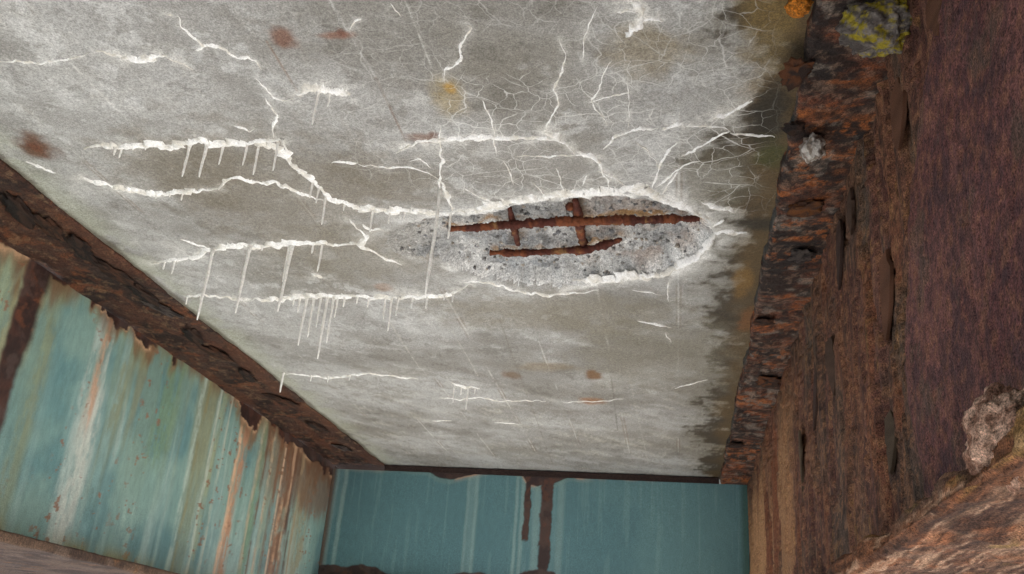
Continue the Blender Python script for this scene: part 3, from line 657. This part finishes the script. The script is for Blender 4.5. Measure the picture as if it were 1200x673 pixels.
# an outer sheet still in place near the eye, its torn edge running up the web
sy, sz = web_edge([(1128,-40),(1112,0),(1100,60),(1084,130),(1076,200),(1070,300),(1068,400),(1074,480),(1095,560)], XR_WEB)
o_ = np.argsort(sz); esy = np.interp(B, sz[o_], sy[o_])+.05*(fbm_s(A, B, 3, 9, 47, 4)-.5)
esy = esy+.03*(fbm(A, B, 30, 48, 4, .6)-.5)
sheet = ss(.03, -.03, A-esy)
c = mix(np.tile(lin(94, 60, 52), (len(A), 1)), lin(120, 82, 70), ss(.38, .64, st*.5+big*.5))
c = mix(c, lin(142, 88, 58), .6*ss(.52, .66, st2))
c = mix(c, lin(98, 86, 70), .45*ss(.54, .66, fbm(A, B, 5, 57, 5)))
c = mix(c, lin(140, 96, 72), .5*ss(.55, .68, fbm_s(A, B, 3.4, 2.2, 58, 5, .6)))
c = mix(c, lin(94, 86, 74), .6*ss(.55, .66, fbm_s(A+4, B, 4.5, 2.0, 59, 5, .6)))
c = mix(c, lin(56, 42, 38), .7*ss(.56, .68, st)*ss(.42, .6, fine))
c = mix(c, lin(150, 110, 62), .6*ss(.66, .74, fine)*ss(.45, .6, big))
sc_ = mix(np.tile(lin(106, 68, 66), (len(A), 1)), lin(128, 86, 80), ss(.38, .64, fbm(A, B, 7, 67, 6, .65)))
sc_ = mix(sc_, lin(80, 58, 62), .6*ss(.5, .64, fbm(A, B, 16, 69, 5, .65)))
gr_ = fbm(A, B, 55, 75, 4, .7)
sc_ = mix(sc_, lin(150, 104, 80), .5*ss(.54, .66, gr_)); sc_ = mix(sc_, lin(76, 56, 60), .6*ss(.54, .66, 1-gr_)); sc_ = mix(sc_, lin(104, 92, 76), .4*ss(.56, .66, fbm(A, B, 12, 76, 5, .6)))
c = mix(c, lin(164, 118, 84), .5*ss(.55, .66, gr_)); c = mix(c, lin(50, 38, 34), .5*ss(.55, .66, 1-gr_))
c = c*(1-sheet[:, None])+sc_*sheet[:, None]
end = ss(2.5*H, 3.4*H, A+.5*(fbm_s(A, B, 2, 1, 73, 3)-.5))*ss(1.0*H, .78*H, B)
es = fbm_s(A, B, 2.6, .4, 71, 4, .6)
c = mix(c, lin(202, 152, 108), .85*end*ss(.46, .60, es)); c = mix(c, lin(150, 88, 56), .75*end*ss(.50, .62, 1-es))
slit = ss(.64, .70, fbm_s(A, B, 17, 2.6, 87, 3, .5))*(1-sheet)
qt = (fbm_s(A, B, 6.5, 2.0, 97, 5, .6)*.55+.45*fbm(A, B, 8, 98, 5, .62))*6; ft = np.floor(qt); terr = (ft+ss(.0, .12, qt-ft))/6
c = mix(c, lin(140, 100, 74), .45*ss(.14, .0, np.abs(qt-ft-.14))*(1-.7*sheet)); tone = _hash(ft, ft*0, 5)
c = c*(0.88+0.24*tone)[:, None]
disp = .048*(terr-.5)*(1-.75*sheet)+.010*(st-.5)*(1-.6*sheet)-.009*slit+.012*sheet+.006*(fine-.5)+.006*(big-.5)
V = np.stack([XR_WEB-disp, A, B], 1)
RW = (yr, zr, disp.reshape(len(yr), len(zr)))
web_r = mesh_obj('web', loc(V, gr), grid_faces(len(yr), len(zr), flip=True), M_rustw, gr, c)
box('web_core', loc((XR_WEB+.022, Y_BACK, Z_BR+.02), gr), loc((XR_WEB+.030, Y_END, ZR_FL+.002), gr), M_rust, gr, lin(80, 56, 46))
def tr(c, s, y, d):
    bandn = fbm_s(s, y, 2.5, 9, 955, 4, .6)
    c = mix(c, lin(140, 82, 42), .7*ss(.52, .64, bandn)*ss(.40, .58, fbm(s, y, 9, 957, 4)))
    c = mix(c, lin(40, 34, 32), .85*ss(.52, .64, fbm_s(s+2, y, 3, 8, 959, 4, .6)))
    c = mix(c, lin(128, 118, 108), .7*ss(.62, .70, fbm(s, y, 22, 961, 4)))
    f = fbm(s, y, 38, 965, 5, .68); c = mix(c, lin(170, 98, 48), .7*ss(.55, .64, f)*ss(.40, .58, bandn)); c = mix(c, lin(164, 134, 112), .3*ss(.58, .66, fbm(s, y, 46, 967, 4, .65))); c = mix(c, lin(36, 28, 26), .7*ss(.55, .64, 1-f))
    return mix(c, lin(90, 92, 88), .7*ss(.02, .0, s)*ss(.45, .6, fbm(s, y, 8, 963, 4)))
fl_r = flange('top_flange', [(XR_WEB+.02, ZR_FL), (XR_TIP+.010, ZR_FL-.002), (XR_TIP, ZR_FL+.006), (XR_TIP+.002, H+.006)], .5, Y_DIA+.02, 21, .022, gr, ((56, 38, 31), (106, 64, 46), (156, 88, 46), (92, 72, 62)), step=.0045, stretch=(1, 1.5), tintf=lambda c, s, y, d: tr(c, .18-s, y, d))
box('top_flange_core', loc((XR_TIP+.016, Y_BACK, ZR_FL+.012), gr), loc((2*XR_WEB-XR_TIP, Y_END, H+.0105), gr), M_rust, gr, lin(80, 56, 46))
XBR = XR_TIP
def tb(c, s, y, d):
    k = fbm_s(s, y, 34, 2.2, 971, 5, .62)
    c = mix(c, lin(160, 124, 98), .5*ss(.52, .66, k)); c = mix(c, lin(72, 48, 38), .6*ss(.54, .66, 1-k))
    c = mix(c, lin(142, 92, 62), .6*ss(.58, .68, fbm_s(s, y, 20, 3, 973, 4)))
    f = fbm_s(s, y, 110, 7, 977, 5, .66); c = mix(c, lin(196, 160, 132), .55*ss(.56, .68, f)); c = mix(c, lin(54, 38, 31), .6*ss(.55, .66, 1-f))
    return mix(c, lin(150, 122, 66), .5*ss(.62, .70, fbm_s(s, y, 30, 5, 975, 4)))
fb_r = flange('bottom_flange', [(0.56*H, Z_BR-.006), (XBR+.012, Z_BR), (XBR, Z_BR+.008), (XBR+.002, Z_BR+.030), (XBR+.010, Z_BR+.036), (XR_WEB, Z_BR+.030)], .25, Y_DIA+.02, 23, .022, gr, ((84, 58, 46), (120, 86, 68), (146, 92, 60), (126, 98, 80)), mat=M_rustf, step=.0032, stretch=(1.3, 1.1), tintf=tb)
box('bottom_flange_core', loc((XBR+.02, Y_BACK, Z_BR+.022), gr), loc((0.56*H, Y_END, Z_BR+.029), gr), M_rust, gr, lin(120, 90, 74))
# loose rust: flakes standing off the web, scabs under the flange
def flake_mesh(name, seed, col):
    """torn spear of rust: ragged head at the top, free pointed tip curling off the web; length 1, width 1, thickness 1 before scaling"""
    rs = np.random.default_rng(seed); n = 9; V = []
    for i in range(n):
        t = i/(n-1); w = .5*min(1, .55+1.6*t)*(1-t**2.2)**.8*rs.uniform(.75, 1.15)+.02
        sh = .14*math.sin(3*t+seed)
        for s_ in (-1, 1):
            for k in (-.5, .5): V.append((sh+s_*w*rs.uniform(.85, 1.1), .5-t+rs.uniform(-.03, .03), k+.9*t*t))
    F = []
    for i in range(n-1):
        a = 4*i; b = a+4
        F += [(a+1, a+3, b+3, b+1), (a, b, b+2, a+2), (a, a+1, b+1, b), (a+2, b+2, b+3, a+3)]
    F += [(0, 2, 3, 1), (4*n-4, 4*n-3, 4*n-1, 4*n-2)]
    me = bpy.data.meshes.new(name); me.from_pydata(V, [], F)
    a = me.color_attributes.new('tint', 'FLOAT_COLOR', 'POINT')
    cv = np.tile(np.r_[col, 1.0], (len(V), 1)); cv[:, :3] *= rs.uniform(.75, 1.2, (len(V), 1))
    a.data.foreach_set('color', cv.astype(np.float32).ravel()); me.materials.append(M_rustw)
    return me
def place(me, name, parent, p, xa, ya, za, base_):
    o = bpy.data.objects.new(name, me); link(o, parent)
    m = Matrix((xa, ya, za)).transposed().to_4x4(); m.translation = Vector(p)-Vector(base_); o.matrix_local = m
    return o
FL = [flake_mesh('rust_flake', k, lin(*[(104, 80, 66), (134, 92, 70), (92, 70, 62), (110, 92, 74)][k % 4])) for k in range(8)]
web_flakes = [(1050,140,72,26,1),(1098,18,60,22,1),(984,300,70,12,2),(1000,250,50,12,0),(1030,350,90,16,1),(975,430,60,9,0),(955,470,60,9,2),(1040,520,60,10,3),(940,540,60,9,3)]
for k, (px, py, L, w, v) in enumerate(web_flakes):
    p = on_x(px, py, XR_WEB-.010); s = np.linalg.norm(p)/FPX
    iy = min(np.searchsorted(RW[0], p[1]), len(RW[0])-1); iz = min(np.searchsorted(RW[1], p[2]), len(RW[1])-1)
    p[0] = XR_WEB-RW[2][max(0, iy-6):iy+7, max(0, iz-8):iz+9].mean()-(.012 if k == 0 else .003)
    za = Vector((-1, rng.uniform(-.1, .1), rng.uniform(-.06, .02))).normalized()
    ya = Vector((0, rng.uniform(-.15, .15), 1)); ya = (ya-za*ya.dot(za)).normalized(); xa = ya.cross(za)
    Ls = L*s*1.05; Ws = w*s/max(.22, 1.3*p[0]/np.linalg.norm(p))
    place(FL[v+4*(k % 2)], 'rust_flake', web_r, p, xa*min(Ws, Ls*.8), ya*Ls, za*.006, gr.location)
def lump_data(name, seed, cola, colb, mat, amp=.5, n=14, squash=(1, 1, 1), freq=2.2, detail=.9):
    V = []
    for i in range(n+1):
        th = math.pi*i/n
        for j in range(2*n):
            ph = math.pi*j/n; d = Vector((math.sin(th)*math.cos(ph), math.sin(th)*math.sin(ph), math.cos(th)))
            q = mnoise.fractal(d*freq+Vector((seed*3.7, seed*2.1, 0)), detail, 2.1, 4)
            V.append(np.array(d*(1+amp*q))*np.array(squash))
    V = np.array(V)
    F = [((i+1)*2*n+j, (i+1)*2*n+(j+1) % (2*n), i*2*n+(j+1) % (2*n), i*2*n+j) for i in range(n) for j in range(2*n)]
    me = bpy.data.meshes.new(name); me.from_pydata(V.tolist(), [], F)
    c = mix(np.tile(lin(*cola), (len(V), 1)), lin(*colb), ss(.42, .60, fbm(V[:, 0]+V[:, 2]*.7+seed, V[:, 1]+seed, 2.6, seed, 5, .6)))
    a = me.color_attributes.new('tint', 'FLOAT_COLOR', 'POINT')
    a.data.foreach_set('color', np.concatenate([c, np.ones((len(V), 1))], 1).astype(np.float32).ravel())
    me.polygons.foreach_set('use_smooth', np.ones(len(me.polygons), bool)); me.materials.append(mat)
    return me
SCB = [lump_data('rust_scab', k, *[((66, 46, 38), (132, 80, 46)), ((50, 40, 36), (82, 58, 46)), ((96, 62, 44), (150, 92, 48)), ((58, 48, 46), (104, 92, 86)), ((60, 42, 34), (104, 68, 48))][k % 5], M_rust, .75, 14, (1, 1, .42), 1.6) for k in range(10)]
fl_px = [(935,85,22),(958,62,20),(985,98,28),(950,115,26),(985,135,24),(930,150,18),(972,152,26),(945,205,26),(975,195,22),(930,220,22),(945,245,26),(962,228,22),(920,250,20),(930,278,24),(912,290,18),(940,300,22),(920,322,22),(905,335,18),(928,345,22),(905,362,20),(895,378,18),(918,385,20),(897,402,20),(908,420,20),(886,432,18),(900,447,18),(878,458,16),(890,476,16),(870,490,15),(885,505,15),(863,522,13),(875,535,13),(1000,40,26),(970,20,24),(1010,90,28)]
for k, (px, py, sz_) in enumerate(fl_px[::5]):
    p = on_slab(px, py, ZR_FL-.006); s = np.linalg.norm(p)/FPX*sz_*.55
    an = rng.uniform(-.6, .6); c_, s_ = math.cos(an), math.sin(an)
    place(SCB[k % 10], 'rust_scab', fl_r, p, Vector((c_, s_, 0))*s*rng.uniform(.9, 1.3), Vector((-s_, c_, 0))*s*rng.uniform(.8, 1.8), Vector((0, 0, 1))*s*rng.uniform(.25, .5), gr.location)
for k, (px, py, sz_) in enumerate([(20,245,24),(60,268,20),(95,290,22),(130,318,20),(165,343,20),(190,363,18),(225,393,18),(255,415,18),(290,440,16),(330,470,16),(370,500,14),(400,525,12)]):
    p = on_slab(px, py, ZL_FL-.003); s = np.linalg.norm(p)/FPX*sz_*.6
    an = rng.uniform(-.4, .4); c_, s_ = math.cos(an), math.sin(an)
    place(SCB[[1, 4, 6, 9, 1, 3][k % 6]], 'rust_scab', fl_l, p, Vector((c_, s_, 0))*s*.8, Vector((-s_, c_, 0))*s*2.2, Vector((0, 0, 1))*s*.35, gl.location)

# lumps
def lump(name, p, rad, seed, colf, mat, parent=None, amp=.5, n=28, squash=(1, 1, 1), freq=2.2):
    V = []
    for i in range(n+1):
        th = math.pi*i/n
        for j in range(2*n):
            ph = math.pi*j/n; d = Vector((math.sin(th)*math.cos(ph), math.sin(th)*math.sin(ph), math.cos(th)))
            q = mnoise.fractal(d*freq+Vector((seed, seed*2, 0)), 0.8, 2.1, 5)
            V.append(np.array(d*(rad*(1+amp*q)))*np.array(squash))
    V = np.array(V)
    F = [(i*2*n+j, i*2*n+(j+1) % (2*n), (i+1)*2*n+(j+1) % (2*n), (i+1)*2*n+j) for i in range(n) for j in range(2*n)]
    o = mesh_obj(name, V, [f[::-1] for f in F], mat, parent, colf(V/rad))
    o.location = Vector(p)-(Vector(parent.location) if parent else Vector((0, 0, 0)))
    return o
def lichen_col(V):
    c = mix(np.tile(lin(96, 88, 84), (len(V), 1)), lin(136, 128, 122), ss(.4, .6, fbm(V[:, 0]+V[:, 2], V[:, 1], 3, 5, 5, .6)))
    return mix(c, lin(176, 158, 34), .9*ss(.50, .60, fbm(V[:, 0]+.6*V[:, 2]+5, V[:, 1]-.5*V[:, 2]+3, 4.2, 9, 5, .65)+.06*V[:, 0]))
p = on_slab(1030, 32, ZR_FL-.03); tag(lump('lichen_clump', p, .052, 3, lichen_col, M_lichen, None, .30, 44, (1.15, 1.0, .7), 2.2), 'crusty grey lichen clump with bright yellow patches under corroded girder flange', 'lichen')
p = on_slab(952, 174, ZR_FL-.025)
tag(lump('mineral_lump', p, .026, 8, lambda V: mix(np.tile(lin(150, 136, 124), (len(V), 1)), lin(214, 208, 200), ss(.4, .6, fbm(V[:, 0], V[:, 1]+V[:, 2], 2.5, 3, 4))), M_lichen, None, .35, 24, (.9, 1.3, .8)), 'small pale mineral lump stuck on rusty flange where slab crack ends', 'mineral lump')
p = on_slab(936, 8, H-.012); lump('rust_scab', p, .020, 12, lambda V: np.tile(lin(196, 120, 36), (len(V), 1)), M_rust, gr, .3, 16, (1, 1.2, .7))
p = on_x(1172, 508, XBR+.022)
lump('rust_scab', p, .034, 15, lambda V: mix(np.tile(lin(140, 102, 84), (len(V), 1)), lin(204, 168, 146), ss(.4, .62, fbm(V[:, 0]+V[:, 1], V[:, 2], 2.6, 13, 5, .6))), M_rustf, gr, .34, 52, (.55, 1.75, 1.0), 1.8)['label'] = 'pale flaky rust lump on the bottom flange edge'
